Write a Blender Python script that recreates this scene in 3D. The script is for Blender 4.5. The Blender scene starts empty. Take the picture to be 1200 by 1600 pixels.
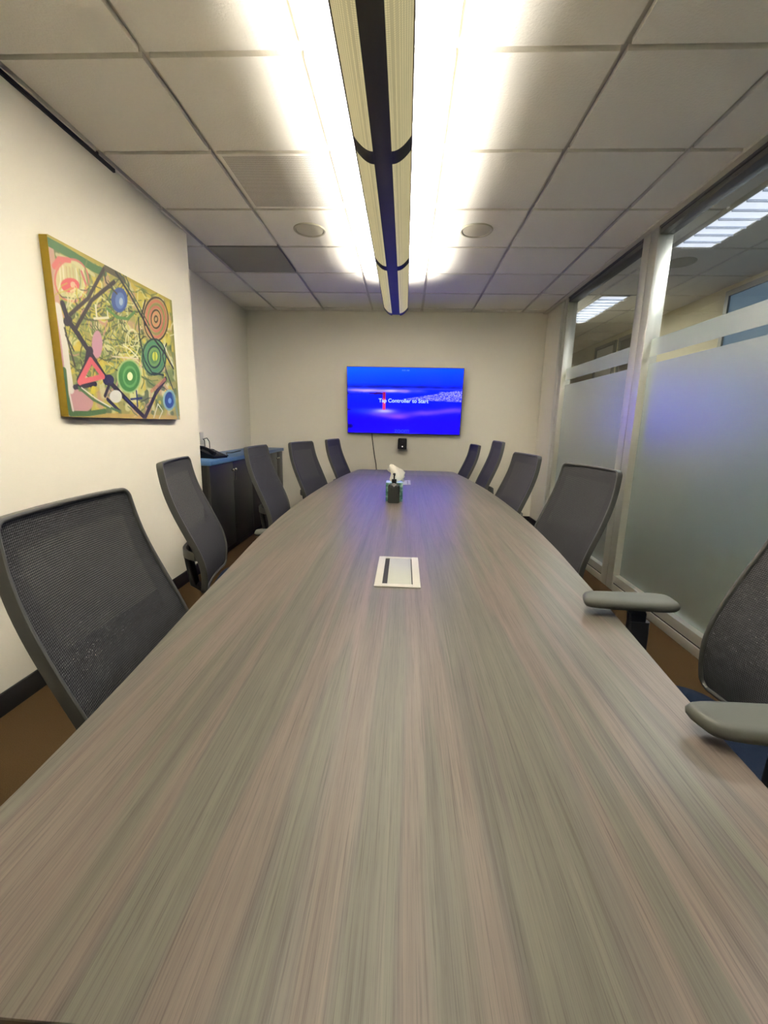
import bpy, bmesh, math, random
import numpy as np
from mathutils import Vector, Matrix

# ------------------------------------------------------------------ camera, world, light, exposure
sc = bpy.context.scene
COL = sc.collection
CAM_Z = 1.265
F_PX, PITCH, YAW, ROLL = 672.1, 0.2001, 0.0439, 0.0219

def make_camera():
    cd = bpy.data.cameras.new('camera')
    cd.sensor_fit = 'VERTICAL'
    cd.sensor_height = 36.0
    cd.lens = F_PX / 1600.0 * 36.0
    cd.clip_start = 0.01
    cd.clip_end = 60
    cam = bpy.data.objects.new('camera', cd)
    COL.objects.link(cam)
    fw = Vector((-math.sin(YAW) * math.cos(PITCH), math.cos(YAW) * math.cos(PITCH), -math.sin(PITCH)))
    rt = Vector((math.cos(YAW), math.sin(YAW), 0))
    up = rt.cross(fw)
    r2 = math.cos(ROLL) * rt + math.sin(ROLL) * up
    u2 = -math.sin(ROLL) * rt + math.cos(ROLL) * up
    m = Matrix.Identity(4)
    for i in range(3):
        m[i][0] = r2[i]; m[i][1] = u2[i]; m[i][2] = -fw[i]
    m[0][3], m[1][3], m[2][3] = 0, 0, CAM_Z
    cam.matrix_world = m
    sc.camera = cam
make_camera()

LAMP_UP_W = 104.0          # one 4 ft section of the pendant, uplight
LAMP_COLOR = (1.0, 0.98, 0.935)
LAMP_SPREAD = 127         # degrees of the reflector's upward beam
DIFFUSER_GLOW = 0.72
CORRIDOR_W = 26.0
TROFFER_GLOW = 1.05
SCREEN_GLOW = 2.6
WINDOW_GLOW = 0.22

sc.view_settings.view_transform = 'Standard'
sc.view_settings.look = 'None'
sc.view_settings.exposure = 0.0
sc.view_settings.gamma = 1.0
sc.view_settings.use_curve_mapping = False
sc.cycles.use_denoising = True
sc.cycles.max_bounces = 10
sc.cycles.diffuse_bounces = 6
sc.cycles.glossy_bounces = 4
sc.cycles.transmission_bounces = 8
sc.cycles.transparent_max_bounces = 16
sc.cycles.sample_clamp_indirect = 80.0
w = bpy.data.worlds.new('world')
sc.world = w
w.use_nodes = True
w.node_tree.nodes['Background'].inputs[0].default_value = (0.9, 0.95, 1.0, 1)
w.node_tree.nodes['Background'].inputs[1].default_value = 0.02

# ------------------------------------------------------------------ helpers
def lin(r, g, b):
    f = lambda c: (c / 255 / 12.92) if c / 255 <= 0.04045 else ((c / 255 + 0.055) / 1.055) ** 2.4
    return (f(r), f(g), f(b), 1.0)

def new_mat(name):
    m = bpy.data.materials.new(name)
    m.use_nodes = True
    nt = m.node_tree
    return m, nt, nt.nodes['Principled BSDF'], nt.nodes['Material Output']

def plain(name, rgb, rough=0.5, metal=0.0, spec=0.5, bump=0.0, bscale=200.0, var=0.0, vscale=8.0, coat=0.0):
    m, nt, b, o = new_mat(name)
    b.inputs['Base Color'].default_value = lin(*rgb)
    b.inputs['Roughness'].default_value = rough
    b.inputs['Metallic'].default_value = metal
    b.inputs['Specular IOR Level'].default_value = spec
    b.inputs['Coat Weight'].default_value = coat
    tc = nt.nodes.new('ShaderNodeTexCoord')
    if bump:
        n = nt.nodes.new('ShaderNodeTexNoise'); n.inputs['Scale'].default_value = bscale
        n.inputs['Detail'].default_value = 4
        nt.links.new(tc.outputs['Object'], n.inputs['Vector'])
        bp = nt.nodes.new('ShaderNodeBump'); bp.inputs['Strength'].default_value = bump
        bp.inputs['Distance'].default_value = 0.004
        nt.links.new(n.outputs['Fac'], bp.inputs['Height'])
        nt.links.new(bp.outputs['Normal'], b.inputs['Normal'])
    if var:
        n2 = nt.nodes.new('ShaderNodeTexNoise'); n2.inputs['Scale'].default_value = vscale
        n2.inputs['Detail'].default_value = 5
        nt.links.new(tc.outputs['Object'], n2.inputs['Vector'])
        mx = nt.nodes.new('ShaderNodeMix'); mx.data_type = 'RGBA'
        c = lin(*rgb)
        mx.inputs['A'].default_value = tuple(x * (1 - var) for x in c[:3]) + (1,)
        mx.inputs['B'].default_value = tuple(min(1, x * (1 + var)) for x in c[:3]) + (1,)
        nt.links.new(n2.outputs['Fac'], mx.inputs['Factor'])
        nt.links.new(mx.outputs['Result'], b.inputs['Base Color'])
    return m

class MB:
    def __init__(self): self.bm = bmesh.new()
    def box(self, x0, y0, z0, x1, y1, z1, bevel=0.0, seg=2):
        bm = bmesh.new()
        bmesh.ops.create_cube(bm, size=1.0)
        for v in bm.verts:
            v.co = Vector(((x0 + x1) / 2 + v.co.x * (x1 - x0), (y0 + y1) / 2 + v.co.y * (y1 - y0), (z0 + z1) / 2 + v.co.z * (z1 - z0)))
        if bevel:
            bmesh.ops.bevel(bm, geom=list(bm.edges), offset=bevel, segments=seg, profile=0.5, affect='EDGES')
        self.add(bm); return self
    def add(self, bm, mat=None):
        if mat is not None: bm.transform(mat)
        me = bpy.data.meshes.new('tmp'); bm.to_mesh(me); bm.free()
        self.bm.from_mesh(me); bpy.data.meshes.remove(me); return self
    def verts_faces(self, vs, fs):
        bv = [self.bm.verts.new(v) for v in vs]
        for f in fs:
            try: self.bm.faces.new([bv[i] for i in f])
            except ValueError: pass
        return self
    def loft(self, rings, closed=True, caps=True):
        n = len(rings[0]); vs = [p for r in rings for p in r]; fs = []
        for i in range(len(rings) - 1):
            for j in range(n if closed else n - 1):
                k = (j + 1) % n
                fs.append((i * n + j, i * n + k, (i + 1) * n + k, (i + 1) * n + j))
        if caps:
            fs.append(tuple(range(n))[::-1]); fs.append(tuple((len(rings) - 1) * n + j for j in range(n)))
        return self.verts_faces(vs, fs)
    def tube(self, pts, r, seg=8, caps=True):
        pts = [Vector(p) for p in pts]; rings = []; nrm = None
        for i, p in enumerate(pts):
            t = (pts[min(i + 1, len(pts) - 1)] - pts[max(i - 1, 0)]).normalized()
            if nrm is None:
                a = Vector((0, 0, 1)) if abs(t.z) < 0.9 else Vector((1, 0, 0)); nrm = t.cross(a).normalized()
            else:
                nrm = (nrm - t * nrm.dot(t)).normalized()
            bn = t.cross(nrm); rr = r[i] if isinstance(r, (list, tuple)) else r
            rings.append([p + (nrm * math.cos(2 * math.pi * k / seg) + bn * math.sin(2 * math.pi * k / seg)) * rr for k in range(seg)])
        return self.loft(rings, True, caps)
    def lathe(self, prof, seg=24, loc=(0, 0, 0), axis='z'):
        rings = []
        for r, z in prof:
            ring = []
            for k in range(seg):
                a = 2 * math.pi * k / seg
                p = (r * math.cos(a), r * math.sin(a), z)
                if axis == 'y': p = (p[0], p[2], p[1])
                ring.append((p[0] + loc[0], p[1] + loc[1], p[2] + loc[2]))
            rings.append(ring)
        return self.loft(rings)
    def prism(self, poly, z0, z1, bevel=0.0):
        bm = bmesh.new()
        n = len(poly)
        a = [bm.verts.new((x, y, z0)) for x, y in poly]; b = [bm.verts.new((x, y, z1)) for x, y in poly]
        bm.faces.new(a[::-1]); bm.faces.new(b)
        for i in range(n): bm.faces.new((a[i], a[(i + 1) % n], b[(i + 1) % n], b[i]))
        if bevel:
            es = [e for e in bm.edges if abs(e.verts[0].co.z - e.verts[1].co.z) < 1e-6]
            bmesh.ops.bevel(bm, geom=es, offset=bevel, segments=2, profile=0.5, affect='EDGES')
        return self.add(bm)
    def build(self, name, mat, parent=None, loc=None, smooth=True, angle=35, kind=None):
        bmesh.ops.recalc_face_normals(self.bm, faces=self.bm.faces)
        me = bpy.data.meshes.new(name); self.bm.to_mesh(me); self.bm.free()
        if smooth:
            for p in me.polygons: p.use_smooth = True
            me.set_sharp_from_angle(angle=math.radians(angle))
        me.materials.append(mat)
        o = bpy.data.objects.new(name, me); COL.objects.link(o)
        if parent is not None: o.parent = parent
        if loc is not None: o.location = loc
        if kind: o['kind'] = kind
        return o

def tag(o, label=None, cat=None, group=None, kind=None):
    if label: o['label'] = label
    if cat: o['category'] = cat
    if group: o['group'] = group
    if kind: o['kind'] = kind
    return o

def empty(name, loc=(0, 0, 0), rz=0.0, parent=None):
    o = bpy.data.objects.new(name, None); COL.objects.link(o)
    o.empty_display_size = 0.05
    o.location = loc; o.rotation_euler = (0, 0, rz)
    if parent is not None: o.parent = parent
    return o

def copy_tree(o, parent=None):
    c = o.copy(); COL.objects.link(c)
    if parent is not None: c.parent = parent
    for ch in list(o.children): copy_tree(ch, c)
    return c

def rrect(hx, hy, r, n=6, cx=0, cy=0):
    pts = []
    for (sx, sy, a0) in ((1, 1, 0), (-1, 1, 90), (-1, -1, 180), (1, -1, 270)):
        for k in range(n + 1):
            a = math.radians(a0 + 90 * k / n)
            pts.append((cx + sx * (hx - r) + r * math.cos(a), cy + sy * (hy - r) + r * math.sin(a)))
    return pts

# ------------------------------------------------------------------ materials
WALL = plain('wall_paint', (203, 198, 184), 0.85, bump=0.10, bscale=160, spec=0.2)
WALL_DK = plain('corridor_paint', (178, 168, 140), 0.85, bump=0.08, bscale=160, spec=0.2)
TILE = plain('acoustic_tile', (216, 211, 200), 0.95, bump=0.55, bscale=95, var=0.03, vscale=60, spec=0.1)
TILE_GREY = plain('grey_tile', (150, 147, 134), 0.9, bump=0.3, bscale=95, spec=0.1)
TEE = plain('ceiling_tee', (190, 184, 168), 0.6)
BLACK_RUB = plain('black_rubber', (24, 23, 22), 0.6)
CARPET = plain('brown_carpet', (80, 63, 42), 0.98, bump=0.8, bscale=420, var=0.25, vscale=240, spec=0.05)
ALU = plain('brushed_aluminium', (196, 194, 184), 0.38, metal=0.75, bump=0.03, bscale=300)
ALU_DK = plain('aluminium_shade', (120, 118, 108), 0.45, metal=0.7)
SPINE = plain('charcoal_metal', (62, 61, 53), 0.52, metal=0.0, spec=0.25)
FRAME_G = plain('chair_grey_plastic', (62, 62, 59), 0.5)
FRAME_D = plain('chair_dark_plastic', (30, 31, 36), 0.45)
PAD_G = plain('armrest_grey', (76, 77, 70), 0.55, bump=0.05, bscale=400)
SEAT_N = plain('navy_fabric', (30, 40, 60), 0.95, bump=0.5, bscale=500, var=0.12, vscale=300, spec=0.1)
CAB = plain('charcoal_laminate', (21, 21, 18), 0.45, var=0.08, vscale=30)
BLUE_TOP = plain('blue_laminate', (56, 88, 128), 0.4, var=0.05, vscale=60)
CHROME = plain('chrome', (210, 208, 200), 0.15, metal=1.0)
BLACK_PL = plain('black_plastic', (12, 12, 14), 0.4, spec=0.25)
BLACK_MT = plain('black_matte', (14, 14, 15), 0.7)
WHITE_PL = plain('white_plate', (176, 173, 163), 0.5)
IVORY = plain('ivory_lid', (158, 160, 149), 0.45)
TISSUE = plain('tissue_paper', (236, 230, 218), 0.9, bump=0.15, bscale=60)
STEEL = plain('dark_steel', (70, 70, 72), 0.4, metal=0.8)
SPEAKER_W = plain('speaker_grille', (176, 170, 150), 0.7, bump=0.3, bscale=600)

def wood_material():
    m, nt, b, o = new_mat('grey_wood_laminate')
    N, L = nt.nodes, nt.links
    tc = N.new('ShaderNodeTexCoord')
    def noise(sx, sy, det, rough=0.55, seed=0.0):
        mp = N.new('ShaderNodeMapping'); mp.inputs['Scale'].default_value = (sx, sy, 1)
        mp.inputs['Location'].default_value = (seed, seed * 0.7, 0)
        L.new(tc.outputs['Object'], mp.inputs['Vector'])
        n = N.new('ShaderNodeTexNoise'); n.inputs['Scale'].default_value = 1.0
        n.inputs['Detail'].default_value = det; n.inputs['Roughness'].default_value = rough
        L.new(mp.outputs['Vector'], n.inputs['Vector']); return n
    def ramp(n, stops):
        r = N.new('ShaderNodeValToRGB'); e = r.color_ramp.elements
        e[0].position, e[0].color = stops[0][0], stops[0][1]
        e[1].position, e[1].color = stops[-1][0], stops[-1][1]
        for p, c in stops[1:-1]:
            q = e.new(p); q.color = c
        L.new(n.outputs['Fac'], r.inputs['Fac']); return r
    def mix(a, bb, fac, mode='MIX'):
        x = N.new('ShaderNodeMix'); x.data_type = 'RGBA'; x.blend_type = mode
        if isinstance(fac, float): x.inputs['Factor'].default_value = fac
        else: L.new(fac, x.inputs['Factor'])
        L.new(a, x.inputs['A']); L.new(bb, x.inputs['B']); return x.outputs['Result']
    band = ramp(noise(11, 0.55, 2, 0.5, 3.1), [(0.34, lin(89, 87, 78)), (0.43, lin(100, 98, 87)), (0.47, lin(92, 87, 82)), (0.52, lin(113, 99, 92)), (0.60, lin(106, 94, 87)), (0.63, lin(95, 92, 81)), (0.74, lin(80, 76, 71))])
    band2 = ramp(noise(42, 0.6, 4, 0.65, 9.7), [(0.32, lin(69, 66, 61)), (0.45, lin(96, 91, 83)), (0.55, lin(103, 99, 90)), (0.68, lin(118, 108, 101))])
    base = mix(band.outputs['Color'], band2.outputs['Color'], 0.40)
    fine = ramp(noise(300, 3.0, 4, 0.65, 1.3), [(0.28, (0.66, 0.66, 0.64, 1)), (0.45, (1, 1, 1, 1)), (0.75, (1.14, 1.13, 1.10, 1))])
    c2 = mix(base, fine.outputs['Color'], 0.95, 'MULTIPLY')
    pore = ramp(noise(720, 10.0, 3, 0.7, 5.5), [(0.30, (0.66, 0.66, 0.65, 1)), (0.46, (1, 1, 1, 1)), (0.75, (1.12, 1.12, 1.1, 1))])
    c3 = mix(c2, pore.outputs['Color'], 0.95, 'MULTIPLY')
    L.new(c3, b.inputs['Base Color'])
    b.inputs['Roughness'].default_value = 0.36
    b.inputs['Specular IOR Level'].default_value = 0.30
    bp = N.new('ShaderNodeBump'); bp.inputs['Strength'].default_value = 0.12; bp.inputs['Distance'].default_value = 0.001
    L.new(fine.outputs['Color'], bp.inputs['Height']); L.new(bp.outputs['Normal'], b.inputs['Normal'])
    return m
WOOD = wood_material()
WOOD_EDGE = plain('table_edge_band', (70, 60, 50), 0.5)

def mesh_fabric():
    """knitted chair mesh: fine horizontal ribs, open holes in the upper middle of the back (by the fabric's own UV)"""
    m, nt, b, o = new_mat('knitted_mesh')
    N, L = nt.nodes, nt.links
    uv = N.new('ShaderNodeUVMap')
    sep = N.new('ShaderNodeSeparateXYZ'); L.new(uv.outputs['UV'], sep.inputs['Vector'])
    def math_(op, a, bb=None):
        x = N.new('ShaderNodeMath'); x.operation = op
        for i, v in enumerate((a, bb)):
            if v is None: continue
            if isinstance(v, (int, float)): x.inputs[i].default_value = v
            else: L.new(v, x.inputs[i])
        return x.outputs[0]
    U, V = sep.outputs['X'], sep.outputs['Y']          # metres on the cloth
    su = math_('SINE', math_('MULTIPLY', U, 2 * math.pi / 0.0055))
    sv = math_('SINE', math_('MULTIPLY', V, 2 * math.pi / 0.0055))
    hole = math_('GREATER_THAN', math_('ADD', su, sv), 0.95)
    def ramp_(x, lo, hi):
        r = N.new('ShaderNodeMapRange'); r.inputs[1].default_value = lo; r.inputs[2].default_value = hi
        r.inputs[3].default_value = 0.0; r.inputs[4].default_value = 1.0
        L.new(x, r.inputs[0]); return r.outputs[0]
    inx = ramp_(math_('ABSOLUTE', U), 0.215, 0.185)
    iny = math_('MULTIPLY', ramp_(V, 0.22, 0.34), ramp_(V, 0.635, 0.60))
    op = math_('MULTIPLY', math_('MULTIPLY', hole, math_('MULTIPLY', inx, iny)), 0.24)
    rib = math_('MULTIPLY', math_('ADD', sv, 1.0), 0.5)
    mx = N.new('ShaderNodeMix'); mx.data_type = 'RGBA'
    mx.inputs['A'].default_value = lin(34, 34, 36); mx.inputs['B'].default_value = lin(60, 59, 61)
    L.new(rib, mx.inputs['Factor']); L.new(mx.outputs['Result'], b.inputs['Base Color'])
    b.inputs['Roughness'].default_value = 0.8
    b.inputs['Specular IOR Level'].default_value = 0.25
    bp = N.new('ShaderNodeBump'); bp.inputs['Strength'].default_value = 0.4; bp.inputs['Distance'].default_value = 0.001
    L.new(math_('ADD', su, sv), bp.inputs['Height']); L.new(bp.outputs['Normal'], b.inputs['Normal'])
    tr = N.new('ShaderNodeBsdfTransparent')
    ms = N.new('ShaderNodeMixShader')
    L.new(op, ms.inputs[0]); L.new(b.outputs[0], ms.inputs[1]); L.new(tr.outputs[0], ms.inputs[2])
    L.new(ms.outputs[0], o.inputs['Surface'])
    return m
MESH = mesh_fabric()

def schlick(nt, f0, scale=1.0):
    """reflectance by angle, the same from both sides of a pane"""
    N, L = nt.nodes, nt.links
    lw = N.new('ShaderNodeLayerWeight'); lw.inputs['Blend'].default_value = 0.5
    p = N.new('ShaderNodeMath'); p.operation = 'POWER'; p.inputs[1].default_value = 5.0
    L.new(lw.outputs['Facing'], p.inputs[0])
    q = N.new('ShaderNodeMath'); q.operation = 'MULTIPLY_ADD'; q.inputs[1].default_value = (1 - f0) * scale; q.inputs[2].default_value = f0
    L.new(p.outputs[0], q.inputs[0]); return q.outputs[0]

def glass_material():
    m, nt, b, o = new_mat('clear_glass')
    N, L = nt.nodes, nt.links
    N.remove(b)
    t = N.new('ShaderNodeBsdfTransparent'); t.inputs[0].default_value = (0.95, 0.96, 0.94, 1)
    g = N.new('ShaderNodeBsdfGlossy'); g.inputs['Roughness'].default_value = 0.01
    g.inputs['Color'].default_value = (0.9, 0.9, 0.9, 1)
    fr = schlick(nt, 0.035, 0.8)
    ms = N.new('ShaderNodeMixShader')
    L.new(fr, ms.inputs[0]); L.new(t.outputs[0], ms.inputs[1]); L.new(g.outputs[0], ms.inputs[2])
    L.new(ms.outputs[0], o.inputs['Surface']); return m
GLASS = glass_material()

def film_material():
    m, nt, b, o = new_mat('frosted_film')
    N, L = nt.nodes, nt.links
    N.remove(b)
    g = N.new('ShaderNodeBsdfGlass'); g.inputs['Roughness'].default_value = 0.26; g.inputs['IOR'].default_value = 1.35
    g.inputs['Color'].default_value = (0.93, 0.96, 0.93, 1)
    d = N.new('ShaderNodeBsdfDiffuse'); d.inputs['Color'].default_value = lin(150, 158, 150)
    tl = N.new('ShaderNodeBsdfTranslucent'); tl.inputs['Color'].default_value = lin(205, 212, 205)
    gl = N.new('ShaderNodeBsdfGlossy'); gl.inputs['Roughness'].default_value = 0.34
    gl.inputs['Color'].default_value = (1, 1, 1, 1)
    fac = schlick(nt, 0.15, 1.0)
    a1 = N.new('ShaderNodeMixShader'); a1.inputs[0].default_value = 0.5
    L.new(d.outputs[0], a1.inputs[1]); L.new(tl.outputs[0], a1.inputs[2])
    a2 = N.new('ShaderNodeMixShader'); a2.inputs[0].default_value = 0.28
    L.new(g.outputs[0], a2.inputs[1]); L.new(a1.outputs[0], a2.inputs[2])
    a3 = N.new('ShaderNodeMixShader')
    L.new(fac, a3.inputs[0]); L.new(a2.outputs[0], a3.inputs[1]); L.new(gl.outputs[0], a3.inputs[2])
    L.new(a3.outputs[0], o.inputs['Surface']); return m
FILM = film_material()

def glow(name, rgb, strength, dots=False, base=(150, 145, 120)):
    m, nt, b, o = new_mat(name)
    b.inputs['Base Color'].default_value = lin(*base)
    b.inputs['Roughness'].default_value = 0.6
    b.inputs['Emission Color'].default_value = lin(*rgb)
    b.inputs['Emission Strength'].default_value = strength
    if dots:
        N, L = nt.nodes, nt.links
        tc = N.new('ShaderNodeTexCoord')
        v = N.new('ShaderNodeTexVoronoi'); v.inputs['Scale'].default_value = 150
        v.inputs['Randomness'].default_value = 0.0
        L.new(tc.outputs['Object'], v.inputs['Vector'])
        r = N.new('ShaderNodeMapRange'); r.inputs[1].default_value = 0.25; r.inputs[2].default_value = 0.55
        r.inputs[3].default_value = strength * 1.18; r.inputs[4].default_value = strength * 0.72
        L.new(v.outputs['Distance'], r.inputs[0]); L.new(r.outputs[0], b.inputs['Emission Strength'])
    return m
DIFFUSER = glow('perforated_diffuser', (204, 192, 142), DIFFUSER_GLOW, True, (130, 124, 98))
TUBE = glow('tube_white', (255, 250, 228), 2.0)
TROFFER = glow('troffer_lens', (226, 234, 255), TROFFER_GLOW, False, (220, 224, 230))
WIN_GLOW = glow('lit_window', (120, 158, 186), WINDOW_GLOW, False, (70, 86, 100))

def vcol_material(name, emit=0.0, rough=0.6):
    m, nt, b, o = new_mat(name)
    a = nt.nodes.new('ShaderNodeVertexColor'); a.layer_name = 'Col'
    if emit:
        b.inputs['Base Color'].default_value = (0.005, 0.005, 0.006, 1)
        nt.links.new(a.outputs['Color'], b.inputs['Emission Color'])
        b.inputs['Emission Strength'].default_value = emit
        b.inputs['Roughness'].default_value = 0.3
        b.inputs['Specular IOR Level'].default_value = 0.12
    else:
        nt.links.new(a.outputs['Color'], b.inputs['Base Color'])
        b.inputs['Roughness'].default_value = rough
        tc = nt.nodes.new('ShaderNodeTexCoord')
        n = nt.nodes.new('ShaderNodeTexNoise'); n.inputs['Scale'].default_value = 90
        nt.links.new(tc.outputs['Object'], n.inputs['Vector'])
        bp = nt.nodes.new('ShaderNodeBump'); bp.inputs['Strength'].default_value = 0.25; bp.inputs['Distance'].default_value = 0.003
        nt.links.new(n.outputs['Fac'], bp.inputs['Height']); nt.links.new(bp.outputs['Normal'], b.inputs['Normal'])
    return m

def color_grid(name, img, origin, du, dv, mat, parent):
    """a flat grid whose points carry the colours of img[h,w,3] (sRGB 0..255); origin top-left, du across, dv down"""
    h, w_, _ = img.shape
    u = np.linspace(0, 1, w_); v = np.linspace(0, 1, h)
    UU, VV = np.meshgrid(u, v)
    P = np.array(origin)[None, None, :] + UU[..., None] * np.array(du) + VV[..., None] * np.array(dv)
    idx = np.arange(h * w_).reshape(h, w_)
    F = np.stack([idx[:-1, :-1], idx[1:, :-1], idx[1:, 1:], idx[:-1, 1:]], -1).reshape(-1, 4)
    me = bpy.data.meshes.new(name)
    me.vertices.add(h * w_); me.vertices.foreach_set('co', P.reshape(-1).astype(np.float32))
    me.loops.add(F.size); me.loops.foreach_set('vertex_index', F.reshape(-1).astype(np.int32))
    me.polygons.add(len(F))
    me.polygons.foreach_set('loop_start', np.arange(0, F.size, 4, dtype=np.int32))
    me.update(calc_edges=True); me.validate()
    c = np.clip(img / 255.0, 0, 1)
    c = np.where(c <= 0.04045, c / 12.92, ((c + 0.055) / 1.055) ** 2.4)
    a = me.color_attributes.new('Col', 'FLOAT_COLOR', 'POINT')
    a.data.foreach_set('color', np.concatenate([c.reshape(-1, 3), np.ones((h * w_, 1))], 1).astype(np.float32).reshape(-1))
    me.materials.append(mat)
    o = bpy.data.objects.new(name, me); COL.objects.link(o)
    if parent is not None: o.parent = parent
    return o

# ------------------------------------------------------------------ the room
XL, XR, XREC = -1.70, 1.71, -2.06
YB, YF, YREC = 5.755, -1.70, 3.535
ZC, ZT = 2.652, 2.674
XO, YE = 3.10, 9.0                    # the corridor beyond the glass
MB().box(-2.3, YF - .1, -0.12, XO + .1, YE + .1, 0.0).build('floor', CARPET, kind='structure', smooth=False)
MB().box(XREC - .2, YF, 0, XL, YREC, ZT + .03).build('wall_left', WALL, kind='structure', smooth=False)
MB().box(XREC - .2, YREC, 0, XREC, YB + .12, ZT + .03).build('wall_recess', WALL, kind='structure', smooth=False)
MB().box(XREC, YB, 0, XR + .10, YB + .12, ZT + .03).build('wall_back', WALL, kind='structure', smooth=False)
MB().box(XREC - .2, YF - .1, 0, XO, YF, ZT + .03).build('wall_front', WALL, kind='structure', smooth=False)
MB().box(XO, YF - .1, 0, XO + .1, YE, ZT + .03).build('wall_corridor', WALL_DK, kind='structure', smooth=False)
MB().box(XR + .10, YE, 0, XO + .1, YE + .1, ZT + .03).build('wall_end', WALL_DK, kind='structure', smooth=False)
MB().box(XR, YB + .12, 0, XR + .10, YE, ZT + .03).build('wall_partition', WALL_DK, kind='structure', smooth=False)
MB().box(XL, YF, 0, XL + .012, YREC, 0.10, 0.003).build('baseboard_left', BLACK_RUB, kind='structure')
MB().box(XL, YB - .012, 0, XR, YB, 0.10, 0.003).build('baseboard_back', BLACK_RUB, kind='structure')
MB().box(XO - .012, YF, 0, XO, YE, 0.10, 0.003).build('baseboard_corridor', BLACK_RUB, kind='structure')
MB().box(XL, YF, ZC - .018, XL + .012, 2.70, ZC + .012).build('trim_shadow_gap', BLACK_RUB, kind='structure')  # black strip drawn in place of the shadow gap between wall and ceiling
MB().box(XR - .055, YF, ZC - .014, XR - .012, YB - .002, ZC + .012).build('trim_2', TEE, kind='structure')

GX0, GY0, GS, GAP = -1.057, 1.332, 0.61, 0.028
def tiles(m, x0, y0, x1, y1, skip=()):
    i0 = math.floor((x0 - GX0) / GS); i1 = math.ceil((x1 - GX0) / GS)
    j0 = math.floor((y0 - GY0) / GS); j1 = math.ceil((y1 - GY0) / GS)
    for i in range(i0, i1):
        for j in range(j0, j1):
            if (i, j) in skip: continue
            a, b = max(x0, GX0 + i * GS + GAP / 2), min(x1, GX0 + (i + 1) * GS - GAP / 2)
            c, d = max(y0, GY0 + j * GS + GAP / 2), min(y1, GY0 + (j + 1) * GS - GAP / 2)
            if b - a < 0.01 or d - c < 0.01: continue
            m.box(a, c, ZC, b, d, ZT + .004)
VENT, GREYT = (0, 2), (-1, 4)
m = MB()
tiles(m, XL, YF, XR - .05, YREC, (VENT, GREYT)); tiles(m, XREC, YREC, XR - .05, YB, (VENT, GREYT))
ceil = m.build('ceiling', TILE, smooth=False, kind='structure')
MB().box(XREC - .2, YF - .1, ZT, XR + .02, YB + .1, ZT + .03).build('ceiling_grid', TEE, ceil, smooth=False)
m = MB(); tiles(m, XR + .10, YF, XO, YE)
c2 = m.build('ceiling_corridor', TILE, smooth=False, kind='structure')
MB().box(XR + .02, YF - .1, ZT, XO + .1, YE + .1, ZT + .03).build('ceiling_grid', TEE, c2, smooth=False)

def perforated():
    m_, nt, b, o = new_mat('perforated_panel')
    N, L = nt.nodes, nt.links
    tc = N.new('ShaderNodeTexCoord')
    v = N.new('ShaderNodeTexVoronoi'); v.inputs['Scale'].default_value = 120; v.inputs['Randomness'].default_value = 0
    L.new(tc.outputs['Object'], v.inputs['Vector'])
    g = N.new('ShaderNodeMath'); g.operation = 'LESS_THAN'; g.inputs[1].default_value = 0.3
    L.new(v.outputs['Distance'], g.inputs[0])
    mx = N.new('ShaderNodeMix'); mx.data_type = 'RGBA'
    mx.inputs['A'].default_value = lin(200, 194, 182); mx.inputs['B'].default_value = lin(60, 58, 52)
    L.new(g.outputs[0], mx.inputs['Factor']); L.new(mx.outputs['Result'], b.inputs['Base Color'])
    b.inputs['Roughness'].default_value = 0.7
    return m_
def ceiling_panel(name, ij, mat, label, cat):
    cx, cy = GX0 + (ij[0] + .5) * GS, GY0 + (ij[1] + .5) * GS
    h = GS / 2 - GAP / 2
    t = empty(name, (cx, cy, ZC))
    MB().box(-h + .02, -h + .02, 0.001, h - .02, h - .02, 0.014).build('panel', mat, t)
    f = MB()
    f.box(-h, -h, 0, h, -h + .02, ZT - ZC + .002); f.box(-h, h - .02, 0, h, h, ZT - ZC + .002)
    f.box(-h, -h + .02, 0, -h + .02, h - .02, ZT - ZC + .002); f.box(h - .02, -h + .02, 0, h, h - .02, ZT - ZC + .002)
    f.build('frame', mat if name == 'ceiling_panel' else TILE, t)
    tag(t, label, cat)
ceiling_panel('ceiling_vent', VENT, perforated(), 'perforated square return air panel set in the ceiling beside the pendant lamp', 'vent')
ceiling_panel('ceiling_panel', GREYT, TILE_GREY, 'darker grey ceiling tile near the recess with the cabinets', 'ceiling tile')

def ceiling_speaker(x, y, label, group=None):
    t = empty('ceiling_speaker', (x, y, ZC))
    MB().lathe([(0.098, 0.0), (0.104, -0.008), (0.114, -0.008), (0.118, -0.002), (0.118, 0.006), (0.098, 0.006)], 40).build('rim', SPEAKER_W, t)
    MB().lathe([(0.001, -0.0075), (0.05, -0.007), (0.097, -0.003), (0.097, 0.003), (0.001, 0.003)], 40).build('grille', SPEAKER_W, t)
    tag(t, label, 'speaker', group)
ceiling_speaker(-0.742, 3.467, 'round flush speaker in the ceiling tile left of the pendant lamp', 'ceiling speakers')
ceiling_speaker(0.470, 3.470, 'round flush speaker in the ceiling tile right of the pendant lamp', 'ceiling speakers')
ceiling_speaker(2.26, 4.06, 'round speaker in the corridor ceiling behind the clear glass', 'ceiling speakers')

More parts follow.
